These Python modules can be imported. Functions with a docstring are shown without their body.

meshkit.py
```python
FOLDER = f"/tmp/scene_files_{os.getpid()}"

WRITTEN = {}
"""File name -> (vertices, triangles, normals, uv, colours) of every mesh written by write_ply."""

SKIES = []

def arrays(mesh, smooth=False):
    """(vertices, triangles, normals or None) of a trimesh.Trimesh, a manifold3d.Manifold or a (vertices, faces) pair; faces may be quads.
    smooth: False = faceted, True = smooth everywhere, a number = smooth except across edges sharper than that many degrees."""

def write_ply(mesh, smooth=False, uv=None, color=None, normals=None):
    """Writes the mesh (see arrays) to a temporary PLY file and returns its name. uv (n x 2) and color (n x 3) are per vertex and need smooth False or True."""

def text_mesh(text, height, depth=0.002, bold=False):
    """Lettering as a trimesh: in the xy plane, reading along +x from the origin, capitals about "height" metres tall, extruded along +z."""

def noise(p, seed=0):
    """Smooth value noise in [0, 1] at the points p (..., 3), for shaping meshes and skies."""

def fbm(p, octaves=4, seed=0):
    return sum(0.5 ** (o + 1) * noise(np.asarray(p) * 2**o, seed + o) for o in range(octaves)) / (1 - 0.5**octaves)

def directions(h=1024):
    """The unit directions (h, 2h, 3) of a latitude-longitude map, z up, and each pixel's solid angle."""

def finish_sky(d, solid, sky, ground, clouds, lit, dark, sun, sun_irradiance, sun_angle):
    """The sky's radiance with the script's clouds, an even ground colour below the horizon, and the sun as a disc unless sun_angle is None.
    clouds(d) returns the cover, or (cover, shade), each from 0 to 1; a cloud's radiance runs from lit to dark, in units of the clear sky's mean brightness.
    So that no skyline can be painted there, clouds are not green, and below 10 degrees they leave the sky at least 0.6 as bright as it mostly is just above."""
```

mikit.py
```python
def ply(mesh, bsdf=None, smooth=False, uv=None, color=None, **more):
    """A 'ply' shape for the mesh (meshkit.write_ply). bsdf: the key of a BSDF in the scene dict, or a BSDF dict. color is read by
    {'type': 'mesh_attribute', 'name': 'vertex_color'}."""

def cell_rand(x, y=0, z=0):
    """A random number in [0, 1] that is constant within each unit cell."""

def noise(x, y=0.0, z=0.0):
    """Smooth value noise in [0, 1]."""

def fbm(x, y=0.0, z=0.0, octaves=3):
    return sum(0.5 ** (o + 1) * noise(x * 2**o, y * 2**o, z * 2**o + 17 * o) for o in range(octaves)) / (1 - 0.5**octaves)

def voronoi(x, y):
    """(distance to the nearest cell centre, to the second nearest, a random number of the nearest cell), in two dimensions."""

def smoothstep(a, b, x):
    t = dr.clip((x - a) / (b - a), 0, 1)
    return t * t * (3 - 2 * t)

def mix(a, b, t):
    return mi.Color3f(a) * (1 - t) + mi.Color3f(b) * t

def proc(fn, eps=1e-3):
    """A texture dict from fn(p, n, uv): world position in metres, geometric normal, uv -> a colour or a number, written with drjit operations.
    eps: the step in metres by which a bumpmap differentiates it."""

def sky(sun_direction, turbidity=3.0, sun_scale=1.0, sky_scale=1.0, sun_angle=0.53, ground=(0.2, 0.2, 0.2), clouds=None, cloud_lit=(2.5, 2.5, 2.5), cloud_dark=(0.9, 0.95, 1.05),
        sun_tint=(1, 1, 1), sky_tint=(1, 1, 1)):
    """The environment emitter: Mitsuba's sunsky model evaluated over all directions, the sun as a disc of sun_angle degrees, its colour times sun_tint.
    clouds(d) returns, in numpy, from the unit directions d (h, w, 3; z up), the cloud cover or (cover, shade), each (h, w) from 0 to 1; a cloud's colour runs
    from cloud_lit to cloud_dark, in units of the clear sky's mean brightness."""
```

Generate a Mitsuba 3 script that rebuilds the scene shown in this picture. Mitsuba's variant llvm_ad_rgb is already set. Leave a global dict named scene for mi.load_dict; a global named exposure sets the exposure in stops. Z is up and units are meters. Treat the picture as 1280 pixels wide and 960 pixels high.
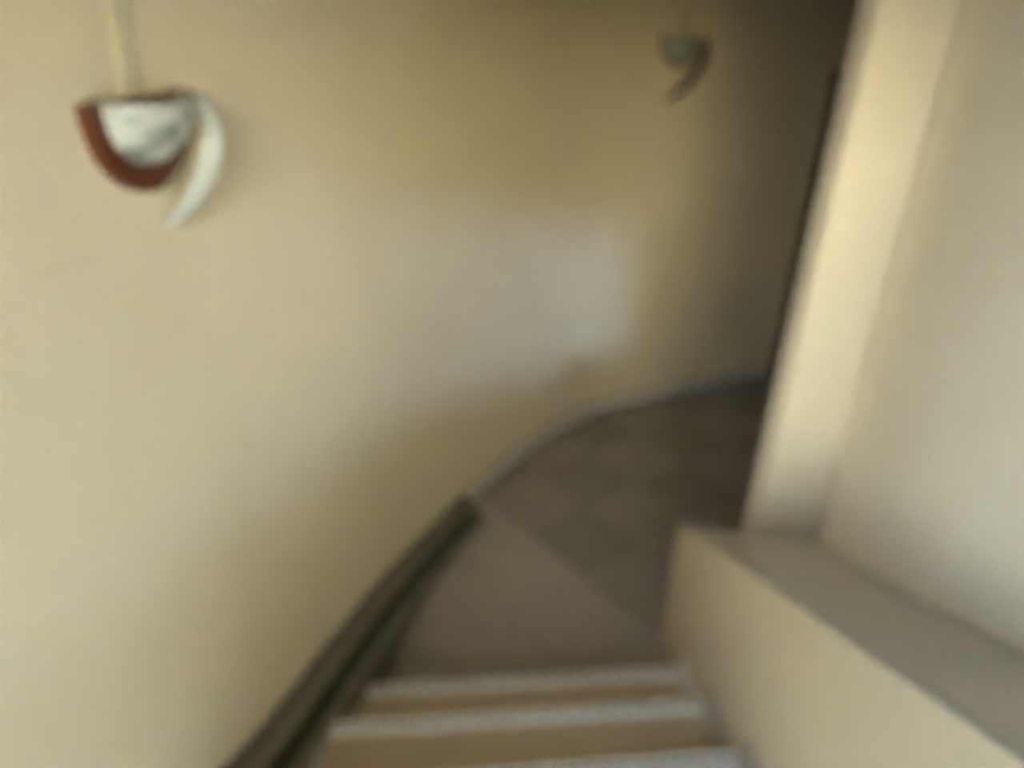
import math, random
import numpy as np, trimesh, mitsuba as mi, drjit as dr
import manifold3d as m3
from scipy.interpolate import PchipInterpolator, CubicSpline
from shapely.geometry import Polygon, LineString, box as sbox
from shapely import affinity
import mikit
from mikit import ply, proc, noise, fbm, smoothstep, mix
random.seed(4)
T = mi.ScalarTransform4f

# ---------------------------------------------------------------- camera, sky, exposure
EYE = 2.26
exposure = 5.78
scene = {'type': 'scene'}
labels = {}
scene['camera'] = {
    'type': 'thinlens', 'fov': 2 * math.degrees(math.atan(640 / 960)), 'fov_axis': 'x',
    'aperture_radius': 0.0036, 'focus_distance': 0.3, 'near_clip': 0.02,
    'to_world': T().look_at(origin=[0, 0, EYE], target=[0, 0.90349836, EYE - 0.42859154], up=[-0.06077852, 0.4277992, 0.90182804])}
SKY_SCALE = 1.3
scene['sky'] = mikit.sky((0.104, -1.0, 0.28), turbidity=4.0, sun_scale=0.040, sun_angle=3.2, sun_tint=(0.36, 0.72, 1.95), sky_scale=SKY_SCALE, ground=(0.74, 0.725, 0.70))

# ---------------------------------------------------------------- materials
def principled(col, rough=0.6, spec=0.4, bump=None, scale=0.001, **kw):
    c = proc(col) if callable(col) else {'type': 'rgb', 'value': list(col)}
    b = {'type': 'principled', 'base_color': c, 'roughness': rough, 'specular': spec, **kw}
    if bump is not None:
        b = {'type': 'bumpmap', 'arbitrary': proc(bump, 2e-3), 'scale': scale, 'bsdf': b}
    return {'type': 'twosided', 'bsdf': b}

WALL = (0.67, 0.598, 0.455)
def wall_col(p, n, uv):
    g = fbm(p.x * 3.1, p.y * 3.1, p.z * 2.3, 3)
    c = mix((WALL[0] * .96, WALL[1] * .955, WALL[2] * .94), (WALL[0] * 1.03, WALL[1] * 1.03, WALL[2] * 1.04), g)
    # a faint slanting scuff on the plaster beside the first lamp
    t = dr.clip((p.y - 1.02) / 0.122, 0, 1)
    d = dr.sqrt(dr.square(p.y - (1.02 + 0.122 * t)) + dr.square(p.z - (1.901 - 0.014 * t)))
    k = (1 - smoothstep(0.001, 0.007, d)) * dr.select(p.x < -0.5, 1.0, 0.0) * 0.10
    return c * (1 - k)
def plain_plaster(col):
    def fn(p, n, uv):
        g = fbm(p.x * 3.1, p.y * 3.1, p.z * 2.3, 3)
        return mix([c * .965 for c in col], [c * 1.03 for c in col], g)
    return fn
def wall_bump(p, n, uv):
    return fbm(p.x * 60, p.y * 60, p.z * 60, 2)
scene['plaster'] = principled(wall_col, 0.75, 0.25, wall_bump, 0.0006)
scene['plaster_pale'] = principled(plain_plaster((0.76, 0.70, 0.585)), 0.75, 0.25, wall_bump, 0.0006)  # paler than the other plaster, stands in for stronger light on this side
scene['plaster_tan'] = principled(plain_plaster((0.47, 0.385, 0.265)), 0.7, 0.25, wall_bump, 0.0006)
scene['plaster_far'] = principled(WALL, 0.8, 0.2)
scene['unseen_dark'] = principled((0.14, 0.11, 0.08), 0.8, 0.2)  # dark on unseen ceiling and passage walls, to hold bounce light down
scene['white_paint'] = principled((0.78, 0.76, 0.70), 0.55)
def tile_fn(a, b, sc):
    def fn(p, n, uv):
        return mix(a, b, fbm(p.x * sc + 3, p.y * sc, p.z * sc, 3))
    return fn
scene['tile_light'] = principled(tile_fn((0.37, 0.335, 0.30), (0.42, 0.375, 0.335), 9), 0.38, 0.45)
scene['tile_mid'] = principled(tile_fn((0.29, 0.26, 0.225), (0.33, 0.29, 0.255), 9), 0.38, 0.45)
scene['tile_dark'] = principled(tile_fn((0.235, 0.21, 0.185), (0.27, 0.24, 0.205), 9), 0.38, 0.45)
scene['grout'] = principled((0.12, 0.105, 0.09), 0.9)
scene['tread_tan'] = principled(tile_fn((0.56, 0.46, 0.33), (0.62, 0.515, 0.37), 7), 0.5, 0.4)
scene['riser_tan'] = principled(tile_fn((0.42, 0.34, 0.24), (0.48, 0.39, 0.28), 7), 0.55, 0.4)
scene['nosing_grey'] = principled((0.88, 0.90, 0.92), 0.3, 0.8)
scene['nosing_shade'] = principled((0.05, 0.05, 0.05), 0.6)
scene['skirt_tile'] = principled(tile_fn((0.58, 0.56, 0.55), (0.68, 0.66, 0.64), 12), 0.35, 0.5)
scene['skirt_dull'] = principled(tile_fn((0.30, 0.275, 0.235), (0.42, 0.39, 0.34), 12), 0.4, 0.5)
scene['rail_light'] = principled((0.19, 0.185, 0.145), 0.35, 0.6)
scene['strip_tan'] = principled((0.55, 0.525, 0.40), 0.8, 0.15)
scene['skirt_dark'] = principled((0.10, 0.09, 0.085), 0.5)
scene['cap_grey'] = principled(tile_fn((0.42, 0.41, 0.395), (0.48, 0.465, 0.445), 10), 0.5, 0.4)
scene['rail_green'] = principled(tile_fn((0.085, 0.088, 0.068), (0.115, 0.115, 0.090), 14), 0.35, 0.6)
scene['rail_dark'] = principled((0.022, 0.028, 0.024), 0.5, 0.4)
scene['lamp_brown'] = principled(tile_fn((0.075, 0.018, 0.007), (0.115, 0.028, 0.011), 30), 0.4, 0.5)
def alabaster(p, n, uv):
    g = fbm(p.x * 24 + 5, p.y * 24, p.z * 34, 3)
    return mix((0.16, 0.18, 0.18), (0.45, 0.49, 0.475), smoothstep(0.32, 0.62, g))
scene['lamp_glass'] = principled(alabaster, 0.22, 0.6)
scene['lamp_petal'] = principled((0.42, 0.455, 0.42), 0.25, 0.6)
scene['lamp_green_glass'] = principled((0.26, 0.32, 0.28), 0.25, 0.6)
scene['lamp_petal_shade'] = principled((0.022, 0.016, 0.016), 0.3, 0.5)  # drop of the far lamp, its shade put into the colour
scene['lamp_metal'] = principled((0.10, 0.09, 0.08), 0.35, 0.5)
scene['door_dark'] = principled(tile_fn((0.030, 0.028, 0.020), (0.045, 0.040, 0.030), 8), 0.45)
scene['pane'] = {'type': 'thindielectric', 'int_ior': 1.5}

# ---------------------------------------------------------------- helpers
def add(key, mesh, bsdf, smooth=False, kind=None, **lab):
    scene[key] = ply(mesh, bsdf, smooth)
    if kind: lab['kind'] = kind
    if lab: labels[key] = lab
    return key
def numbered(key):
    if key not in scene: return key
    i = 1
    while f'{key}_{i:03d}' in scene: i += 1
    return f'{key}_{i:03d}'
def extrude(poly, z0, z1):
    ms = []
    for g in getattr(poly, 'geoms', [poly]):
        if g.is_empty or g.area < 1e-5: continue
        m = trimesh.creation.extrude_polygon(g, z1 - z0, engine='earcut'); m.apply_translation([0, 0, z0]); ms.append(m)
    return trimesh.util.concatenate(ms)
def bx(x0, x1, y0, y1, z0, z1):
    m = trimesh.creation.box((x1 - x0, y1 - y0, z1 - z0)); m.apply_translation([(x0 + x1) / 2, (y0 + y1) / 2, (z0 + z1) / 2]); return m
def sweep(pts, frames, prof):
    """pts (n,3); frames (n,2,3): the two axes of the profile; prof (k,2) or (n,k,2), counter-clockwise. Capped."""
    n = len(pts); prof = np.asarray(prof, float)
    if prof.ndim == 2: prof = np.repeat(prof[None], n, 0)
    k = prof.shape[1]
    v = pts[:, None] + prof[..., :1] * frames[:, None, 0] + prof[..., 1:] * frames[:, None, 1]
    f = []
    for i in range(n - 1):
        for j in range(k):
            a, b = i * k + j, i * k + (j + 1) % k
            f += [[a, b, b + k], [a, b + k, a + k]]
    cap = trimesh.creation.triangulate_polygon(Polygon(prof[0]), engine='earcut')[1]
    v = v.reshape(-1, 3)
    vs = [v]
    f += [[t[0], t[1], t[2]] for t in cap] + [[(n - 1) * k + t[0], (n - 1) * k + t[2], (n - 1) * k + t[1]] for t in cap]
    m = trimesh.Trimesh(v, np.array(f), process=False)
    trimesh.repair.fix_normals(m)
    return m

# ---------------------------------------------------------------- the curved outer wall
ctrl = np.array([(-.70, .42), (-.69, .7), (-.65, 1.3), (-.49, 2.4), (-.22, 3.2), (.12, 3.86), (.52, 4.36), (1.085, 4.72), (2.05, 5.27), (3.7, 6.2)])
s_ctrl = np.r_[0, np.cumsum(np.linalg.norm(np.diff(ctrl, axis=0), axis=1))]
S_END = s_ctrl[-1]
_px, _py = PchipInterpolator(s_ctrl, ctrl[:, 0]), PchipInterpolator(s_ctrl, ctrl[:, 1])
_ss = np.linspace(0, S_END, 400)
_raw = np.c_[_px(_ss), _py(_ss)]
for _ in range(6):                                     # even out the bends
    q = _raw.copy(); q[6:-6] = sum(_raw[6 + d:len(_raw) - 6 + d] for d in range(-6, 7)) / 13; _raw = q
def wall_at(s):
    s = np.asarray(s, float)
    p = np.stack([np.interp(s, _ss, _raw[:, 0]), np.interp(s, _ss, _raw[:, 1])], -1)
    e = 0.05
    a = np.stack([np.interp(np.clip(s - e, 0, S_END), _ss, _raw[:, 0]), np.interp(np.clip(s - e, 0, S_END), _ss, _raw[:, 1])], -1)
    b = np.stack([np.interp(np.clip(s + e, 0, S_END), _ss, _raw[:, 0]), np.interp(np.clip(s + e, 0, S_END), _ss, _raw[:, 1])], -1)
    t = (b - a) / np.linalg.norm(b - a, axis=-1, keepdims=True)
    nrm = np.stack([t[..., 1], -t[..., 0]], -1)         # towards the stairs
    return p, t, nrm
def s_of_y(y): return float(np.interp(y, _raw[:, 1], _ss))
curve = wall_at(np.linspace(0, S_END, 160))
outer = curve[0] - 0.22 * curve[2]
wall_poly = Polygon(np.r_[curve[0], outer[::-1]])
add('wall_left', extrude(wall_poly.buffer(0), -0.25, 3.9), 'plaster', smooth=20, kind='structure', label='long cream plastered wall curving round the outside of the stairs')

# ---------------------------------------------------------------- right side: low stair wall, upper wall, pier
X_FACE = 0.67; Y_END = 2.43
SL = 0.51; Z_END = 0.563
def ztop(y): return Z_END + SL * (Y_END - y)
right_line = [(1.205, Y_END), (1.13, 2.05), (1.07, 1.5), (1.05, 1.05)]
right_poly = Polygon(right_line + [(1.27, 1.05), (1.33, Y_END + .14), (1.205, Y_END + .14)])
add('wall_right', extrude(right_poly, -0.2, 3.9), 'plaster_pale', smooth=30, kind='structure', label='cream wall rising behind the low stair wall on the right')
Y_NEAR = 0.55
CAPT = 0.003
foot = [(X_FACE, Y_NEAR), (X_FACE, Y_END)] + [(x + .004, y) for x, y in right_line] + [(1.054, Y_NEAR)]
def slope_mesh(poly, below, above, cross=0.06):
    m = extrude(poly, 0, 1); v = np.array(m.vertices)
    top = ztop(v[:, 1]) - cross * (v[:, 0] - X_FACE)
    zb = top + below if below is not None else -0.2
    m.vertices = np.c_[v[:, :2], np.where(v[:, 2] > .5, top + above, zb)]
    return m
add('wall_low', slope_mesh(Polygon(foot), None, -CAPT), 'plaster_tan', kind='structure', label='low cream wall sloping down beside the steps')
capfoot = Polygon([(X_FACE - .001, Y_NEAR), (X_FACE - .001, Y_END + .002), (1.20, Y_END + .002)] + right_line[1:] + [(1.05, Y_NEAR)])
capm = slope_mesh(capfoot, -CAPT + .001, 0.0)
add('wall_low__cap', capm, 'cap_grey', label='smooth grey capping')
pier = Polygon([(0.962, Y_END + .013), (1.2, Y_END + .013), (1.2, Y_END + .14), (0.962, Y_END + .14)])
add('wall_pier', extrude(pier, -0.2, 2.62), 'plaster_pale', kind='structure', label='narrow cream end of wall standing at the far end of the low wall')

# ---------------------------------------------------------------- rest of the shell
add('floor', extrude(Polygon([(-1.2, 1.6), (-1.2, 6.8), (4.2, 6.8), (4.2, 1.6)]), -0.25, -0.012), 'grout', kind='structure', label='brownish tiled floor of the lower landing')
LAND = 0.68
HEAD = 2.545  # lower edge of the unseen header, set to cut the sunlight
add('floor_upper', extrude(Polygon([(-1, -3.4), (2.6, -3.4), (2.6, 1.06), (1.06, 1.06), (1.06, .545), (.665, .545), (.665, .86 + .155 * .665), (-1, .86 - .155)]), LAND - .2, LAND), 'tile_mid', kind='structure', label='upper landing floor')
inner = [(1.331, Y_END + .0), (1.331, Y_END + .14), (3.7, Y_END + .14), (3.7, Y_END)]
add('wall_inner', extrude(Polygon(inner), -0.2, 2.62), 'unseen_dark', kind='structure', label='inner wall of the lower passage')
add('wall_end', bx(3.55, 3.75, Y_END + .14, 6.3, -0.2, 2.62), 'unseen_dark', kind='structure', label='end wall of the lower passage')
add('ceiling', bx(-1.2, 3.9, -0.07, 6.6, 2.60, 2.75), 'unseen_dark', kind='structure', label='ceiling over the lower landing')
add('ceiling_upper', bx(-1.2, 2.7, -3.5, 1.2, 3.9, 4.05), 'plaster_far', kind='structure', label='ceiling over the upper landing')
add('wall_above', bx(-1.0, 2.6, -0.15, -0.05, HEAD, 3.9), 'plaster_far', kind='structure', label='unseen wall above the lower ceiling, edge set to cut the daylight')
add('wall_front', bx(1.271, 2.5, 1.05, 1.2, 0.4, 3.9), 'plaster_far', kind='structure', label='front wall of the upper landing')
def frame3(org, u, nrm):                                          # wall coordinates: u along the wall, height, depth away from the room
    M = np.eye(4); M[:3, 0] = u; M[:3, 1] = (0, 0, 1); M[:3, 2] = nrm; M[:3, 3] = org; return M
def put(mesh, M):
    mesh.apply_transform(M)
    if np.linalg.det(M[:3, :3]) < 0: mesh.invert()
    return mesh
WALLS = [('wall_back', 'window wall of the upper landing', frame3((0, -3.2, 0), (1, 0, 0), (0, -1, 0)), (-.95, 2.5), (-0.60, 1.5, 2.45, 3.4)),
         ('wall_entry', 'left wall of the upper landing', frame3((-.70, 0, 0), (0, 1, 0), (-1, 0, 0)), (-3.2, .42), (-1.6, .33, .90, 3.2)),
         ('wall_side', 'right wall of the upper landing', frame3((2.3, 0, 0), (0, 1, 0), (1, 0, 0)), (-3.2, 1.05), (-.85, .35, .85, 2.3))]
for i, (nm, lab, M, (u0, u1), (a, b, c, d)) in enumerate(WALLS, 1):
    add(nm, put(extrude(sbox(u0, 0.4, u1, 3.9).difference(sbox(a, c, b, d)), 0, .2), M), 'plaster_far', kind='structure', label=lab)
    add(f'window_{i}', put(extrude(sbox(a, c, b, d).difference(sbox(a + .04, c + .04, b - .04, d - .04)), .06, .13), M), 'white_paint', kind='structure', label='unseen white framed window added to light the stairs')  # unseen windows, placed and sized to throw daylight on the stairs
    pv = np.array([(a + .03, c + .03, .1), (b - .03, c + .03, .1), (b - .03, d - .03, .1), (a + .03, d - .03, .1)])
    add(f'window_{i}__pane', put(trimesh.Trimesh(pv, [[0, 1, 2], [0, 2, 3]], process=False), M), 'pane')

# ---------------------------------------------------------------- steps
NOS = [(0.68, 1.05), (0.51, 1.36), (0.34, 1.69), (0.17, 1.99)]        # tread height, y of its front edge at x = 0
SK = 0.155                                                         # the steps turn a little
ss = np.linspace(s_of_y(0.2), s_of_y(6.0), 120)
corr = Polygon(np.r_[wall_at(ss)[0] + .146 * wall_at(ss)[2], [(X_FACE - .001, 6.0), (X_FACE - .001, .2)]]).buffer(0)
def band(y0, y1):                                                  # strip between two skewed lines
    return Polygon([(-2, y0 - 2 * SK), (2, y0 + 2 * SK), (2, y1 + 2 * SK), (-2, y1 - 2 * SK)]).intersection(corr)
labels['staircase'] = {'label': 'tan staircase with grey nosings descending between the curved wall and the low wall', 'category': 'staircase'}
for i, (z, y) in enumerate(NOS):
    back = NOS[i - 1][1] - .03 if i else 0.86
    k = numbered('staircase__tread')
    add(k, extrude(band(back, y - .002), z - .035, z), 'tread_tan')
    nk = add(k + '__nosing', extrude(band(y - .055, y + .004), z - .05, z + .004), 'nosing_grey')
    add(k + '__groove', extrude(band(y - .022, y - .014), z + .0035, z + .0052), 'nosing_shade')  # raised dark line painting the shade in front of the nosing
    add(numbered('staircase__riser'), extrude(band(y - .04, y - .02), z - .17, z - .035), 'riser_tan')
    # sloping skirting tile where the tread meets the low wall
    ys = NOS[i - 1][1] + SK * X_FACE if i else y - .25
    ye = y + SK * X_FACE
    p = Polygon([(ys + .035, z), (ye - .045, z), (ye - .045, z + .095), (ys + .035, z + .135)])
    m = extrude(p, 0, 0.012); v = np.array(m.vertices); m.vertices = np.c_[X_FACE - .0125 + v[:, 2], v[:, 0], v[:, 1]]; m.invert() if m.volume < 0 else None
    add(numbered('staircase__skirting_tile'), m, 'skirt_tile' if i == 3 else 'skirt_dull')
labels['staircase__skirting_tile_003'] = {'label': 'pale grey skirting tile on the lowest tread'}

# ---------------------------------------------------------------- landing tiles
ss = np.linspace(s_of_y(1.4), S_END - .02, 160)
wc = wall_at(ss)[0] + .003 * wall_at(ss)[2]
land = Polygon(np.r_[wc, [(3.54, 6.0), (3.54, Y_END + .145), (.96, Y_END + .145), (.96, Y_END + .006), (X_FACE - .002, Y_END + .006), (X_FACE - .002, 1.99 + .1)]]).buffer(0)
land = land.intersection(Polygon([(-2, NOS[-1][1] - .018 - 2 * SK), (.66, NOS[-1][1] - .018 + .66 * SK), (.668, NOS[-1][1] - .018 + .668 * SK), (.668, 2.435), (4, 2.435), (4, 7), (-2, 7)]))
TS = 0.40; A = math.radians(39.5); o = np.array([.122, 3.088])
cells = []
for i in range(-12, 14):
    for j in range(-12, 14):
        c = affinity.translate(affinity.rotate(sbox(i * TS + .002, j * TS + .002, (i + 1) * TS - .002, (j + 1) * TS - .002), 39.5, origin=(0, 0)), o[0], o[1]).intersection(land)
        if c.area > 2e-4: cells.append((i, j, c))
for i, j, c in cells:
    for g in getattr(c, 'geoms', [c]):
        if g.area < 2e-4: continue
        r = random.random()
        mat = 'tile_dark' if (i, j) in ((0, -1),) else 'tile_light' if (i, j) in ((-1, 0), (-1, -1), (-2, -1), (-2, -2)) else 'tile_light' if c.centroid.y < 2.5 else 'tile_dark' if (i + j) % 2 and (r < .6 or c.centroid.x > 1.0) else 'tile_mid' if c.centroid.x > .8 or r > .5 else 'tile_light'  # far right tiles kept darker, light falloff put into their tones
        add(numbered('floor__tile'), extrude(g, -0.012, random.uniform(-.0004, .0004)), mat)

# ---------------------------------------------------------------- tiled skirting of the landing
S_RAIL = s_of_y(3.17)
s = S_RAIL + .012; n = 0
labels['baseboard_left'] = {'kind': 'structure', 'label': 'pale grey tile skirting round the foot of the curved wall beyond the rail'}
S_DOOR = s_of_y(5.17)
while s < S_DOOR - .1:
    e = min(s + .297, S_DOOR - .08)
    q = np.linspace(s, e, 5); P, t, nr = wall_at(q)
    pts = np.c_[P, np.zeros(5)]; fr = np.zeros((5, 2, 3)); fr[:, 0, :2] = nr; fr[:, 1, 2] = 1
    add(numbered('baseboard_left__tile'), sweep(pts, fr, [(.0005, 0.001), (.012, .001), (.012, .075), (.009, .082), (.0005, .082)]), 'skirt_tile')
    s = e + .003
q = np.linspace(S_RAIL + .012, S_DOOR - .08, 40); P, t, nr = wall_at(q)
fr = np.zeros((40, 2, 3)); fr[:, 0, :2] = nr; fr[:, 1, 2] = 1
add('baseboard_left__trim', sweep(np.c_[P, np.zeros(40)], fr, [(.0005, .083), (.010, .083), (.010, .089), (.0005, .089)]), 'skirt_dark', label='thin dark strip along the top')
add('baseboard_left__bead', sweep(np.c_[P, np.zeros(40)], fr, [(.0125, .001), (.022, .001), (.022, .010), (.0125, .016)]), 'skirt_dark', label='dark bead along the floor')

# ---------------------------------------------------------------- grooved dark green rail down the foot of the wall
zr = PchipInterpolator([-1, 0.80, 1.307, 1.572, 1.888, 2.16, 2.476, 2.84, 3.1, 4], [.70, .68, .435, .325, .232, .155, .080, .025, .004, .002])
q = np.linspace(s_of_y(0.5), S_RAIL, 70); P, t, nr = wall_at(q)
base = np.c_[P, zr(P[:, 1])]
fr = np.zeros((70, 2, 3)); fr[:, 0, :2] = nr; fr[:, 1, 2] = 1
labels['stair_rail'] = {'label': 'dark green grooved metal rail running down the steps along the foot of the curved wall', 'category': 'rail'}
drop = np.minimum(.2, base[:, 2] - .002)
chan = np.repeat(np.array([[(.001, .0), (.132, 0), (.138, .024), (.122, .032), (.104, .032), (.098, .046), (.074, .046), (.066, .090), (.034, .112), (.001, .118)]]), 70, 0)
chan[:, :2, 1] = -drop[:, None]
add('stair_rail__channel', sweep(base, fr, chan), 'rail_green', smooth=25)
def tube(c, r, k=10):
    a = np.linspace(0, 2 * math.pi, k, endpoint=False); return np.c_[c[0] + r * np.cos(a), c[1] + r * np.sin(a)]
add('stair_rail__ridge', sweep(base, fr, tube((.062, .094), .016)), 'rail_light', smooth=40)
add('stair_rail__ridge_001', sweep(base, fr, tube((.126, .030), .013)), 'rail_light', smooth=40)
add('stair_rail__groove', sweep(base, fr, [(.076, .0465), (.097, .0465), (.097, .049), (.076, .049)]), 'rail_dark', label='dark groove')
e0, e1 = base[-1], base[-1] + np.r_[t[-1] * .010, 0]
fr2 = np.repeat(fr[-1:], 2, 0)
add('stair_rail__end_cap', sweep(np.array([e0, e1]), fr2, [(.001, 0), (.142, 0), (.142, .040), (.100, .052), (.080, .052), (.076, .112), (.001, .122)]), 'rail_dark', label='black end cap')

# ---------------------------------------------------------------- dark door in the far wall
P0, t0, n0 = [x[0] for x in wall_at(np.array([S_DOOR]))]
Mx = np.eye(4); Mx[:3, 0] = [*t0, 0]; Mx[:3, 1] = [*n0, 0]; Mx[:3, 2] = [0, 0, 1]; Mx[:2, 3] = P0   # x along the wall, y into the room
def on_door(mesh):
    mesh = mesh.copy(); mesh.apply_transform(Mx)
    if np.linalg.det(Mx[:3, :3]) < 0: mesh.invert()
    return mesh
jamb = [bx(0, .07, .002, .05, 0, 2.08), bx(.83, .90, .002, .05, 0, 2.08), bx(.07, .83, .002, .05, 2.01, 2.08)]
add('door_1', on_door(bx(.07, .83, .004, .032, .01, 2.01)), 'door_dark', kind='structure', label='dark door in the far wall, half hidden by the narrow wall end')
add('door_1__frame', on_door(trimesh.util.concatenate(jamb)), 'door_dark')
for z0, z1 in ((.2, .95), (1.08, 1.85)):
    add(numbered('door_1__panel'), on_door(bx(.17, .73, .030, .040, z0, z1)), 'door_dark')
hk = trimesh.util.concatenate([bx(.12, .14, .03, .075, 1.02, 1.04), bx(.12, .23, .062, .078, 1.018, 1.042)])
add('door_1__handle', on_door(hk), 'lamp_metal')

# ---------------------------------------------------------------- wall lamps
def lathe_half(prof, a, b, k=33):
    """half bowl: prof (r, z) scaled to a along the wall, b out of it"""
    pr = np.array(prof); th = np.linspace(0, math.pi, k)
    return np.stack([np.outer(pr[:, 0], np.cos(th)) * a, np.outer(pr[:, 0], np.sin(th)) * b, np.outer(pr[:, 1], np.ones(k))], -1)
def grid(v):
    n, k = v.shape[:2]; f = []
    for i in range(n - 1):
        for j in range(k - 1):
            q = i * k + j; f += [[q, q + 1, q + k + 1], [q, q + k + 1, q + k]]
    return v.reshape(-1, 3), f
def half_bowl(a, b, h, th):
    t = np.linspace(0, math.pi / 2, 14)
    po = [(math.cos(x), -h * math.sin(x)) for x in t]
    out = lathe_half(po, a, b); inn = lathe_half(po, a - th, b - th); inn[..., 2] = inn[..., 2] * (h - th) / h
    v = np.concatenate([inn[::-1], out], 0)             # inside first, over the rim, down the outside
    vv, f = grid(v); m = trimesh.Trimesh(vv, f, process=False); trimesh.repair.fix_normals(m)
    return m
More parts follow.
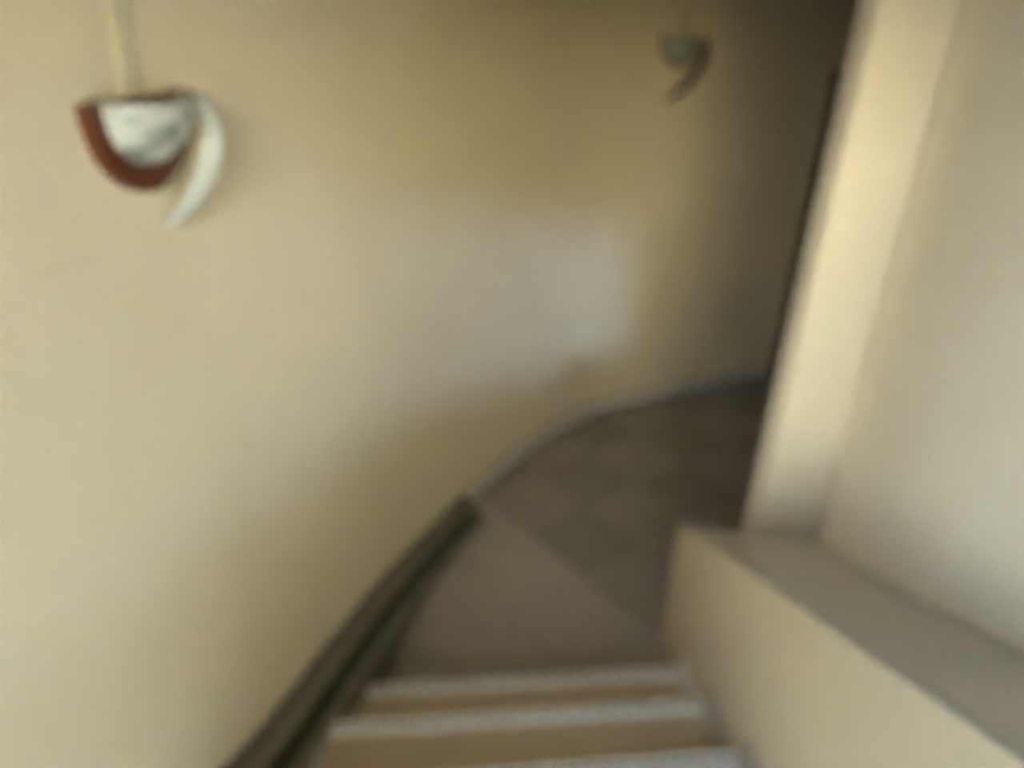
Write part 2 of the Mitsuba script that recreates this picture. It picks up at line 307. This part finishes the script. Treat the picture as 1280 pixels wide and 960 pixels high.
def lamp(name, s, z, lab, sc=1.0, plate_r=.150, glass='lamp_glass', drop='lamp_petal', ctl=None, texts=('white marbled glass half bowl', 'curved pale glass drop')):
    P, t, nr = [x[0] for x in wall_at(np.array([s]))]
    M = np.eye(4); M[:3, 0] = [*t, 0]; M[:3, 1] = [*nr, 0]; M[:3, 2] = [0, 0, 1]; M[:3, 3] = [*P, z]
    flip = np.linalg.det(M[:3, :3]) < 0
    def put(mesh):
        mesh = mesh.copy(); mesh.apply_scale(sc); mesh.apply_transform(M)
        if flip: mesh.invert()
        return mesh
    labels[name] = {'label': lab, 'category': 'wall lamp', 'group': 'half round wall lamps'}
    a = np.linspace(math.pi, 2 * math.pi, 30)
    plate = Polygon([(plate_r * math.cos(x), plate_r * math.sin(x)) for x in a])
    m = extrude(plate, 0, .020); v = np.array(m.vertices); m.vertices = v[:, [0, 2, 1]]; m.invert() if m.volume < 0 else None
    add(name + '__back_plate', put(m), 'lamp_brown', smooth=30, label='brown half round back plate')
    add(name + '__wall_strip', put(bx(-.025, .025, .0005, .0035, .004, .42)), 'strip_tan')  # thin greenish tan strip up the wall above the lamp
    add(name + '__shade', put(half_bowl(.120, .085, .112, .006)), glass, smooth=40, label=texts[0])
    rimc = np.linspace(0, math.pi, 30)
    pts = np.c_[.120 * np.cos(rimc), .085 * np.sin(rimc), np.full(30, .002)]
    d = np.gradient(pts, axis=0); d /= np.linalg.norm(d, axis=1, keepdims=True)
    frs = np.stack([np.cross(d, [0, 0, 1]), np.tile([0, 0, 1.], (30, 1))], 1)
    add(name + '__rim', put(sweep(pts, frs, tube((0, 0), .0045, 8))), 'lamp_metal', smooth=50, label='dark metal rim')
    # curved glass drop hooking from the front of the rim down to the wall
    u = np.linspace(0, 1, 24)
    ctl = np.array(ctl or [(.110, .055, .000), (.140, .058, -.055), (.136, .054, -.112), (.096, .040, -.168), (.030, .018, -.215)])
    cs = CubicSpline(np.linspace(0, 1, 5), ctl); pts = cs(u); d = cs(u, 1); d /= np.linalg.norm(d, axis=1, keepdims=True)
    side = np.cross(d, np.array([-.8, .6, 0])); side /= np.linalg.norm(side, axis=1, keepdims=True); nn = np.cross(side, d)
    wdt = .004 + .016 * np.sin(np.pi * np.clip(u * .92 + .06, 0, 1)) ** .8
    prof = np.stack([np.stack([w * np.cos(np.linspace(0, 2 * np.pi, 12, endpoint=False)), .0045 * np.sin(np.linspace(0, 2 * np.pi, 12, endpoint=False))], -1) for w in wdt])
    add(name + '__glass_drop', put(sweep(pts, np.stack([side, nn], 1), prof)), drop, smooth=50, label=texts[1])
lamp('wall_lamp', s_of_y(1.315), 2.112, 'brown and white half round wall lamp nearest the camera, above the green rail')
lamp('wall_lamp_001', s_of_y(4.545), 2.215, 'small dark half round wall lamp high on the shadowed far part of the wall', 1.1, .128, 'lamp_green_glass', 'lamp_petal_shade',
     [(.118, .055, .004), (.100, .075, -.070), (.050, .085, -.150), (-.010, .065, -.225), (-.075, .03, -.285)], ('pale green glass half bowl', 'curved glass drop darkened as in shade'))
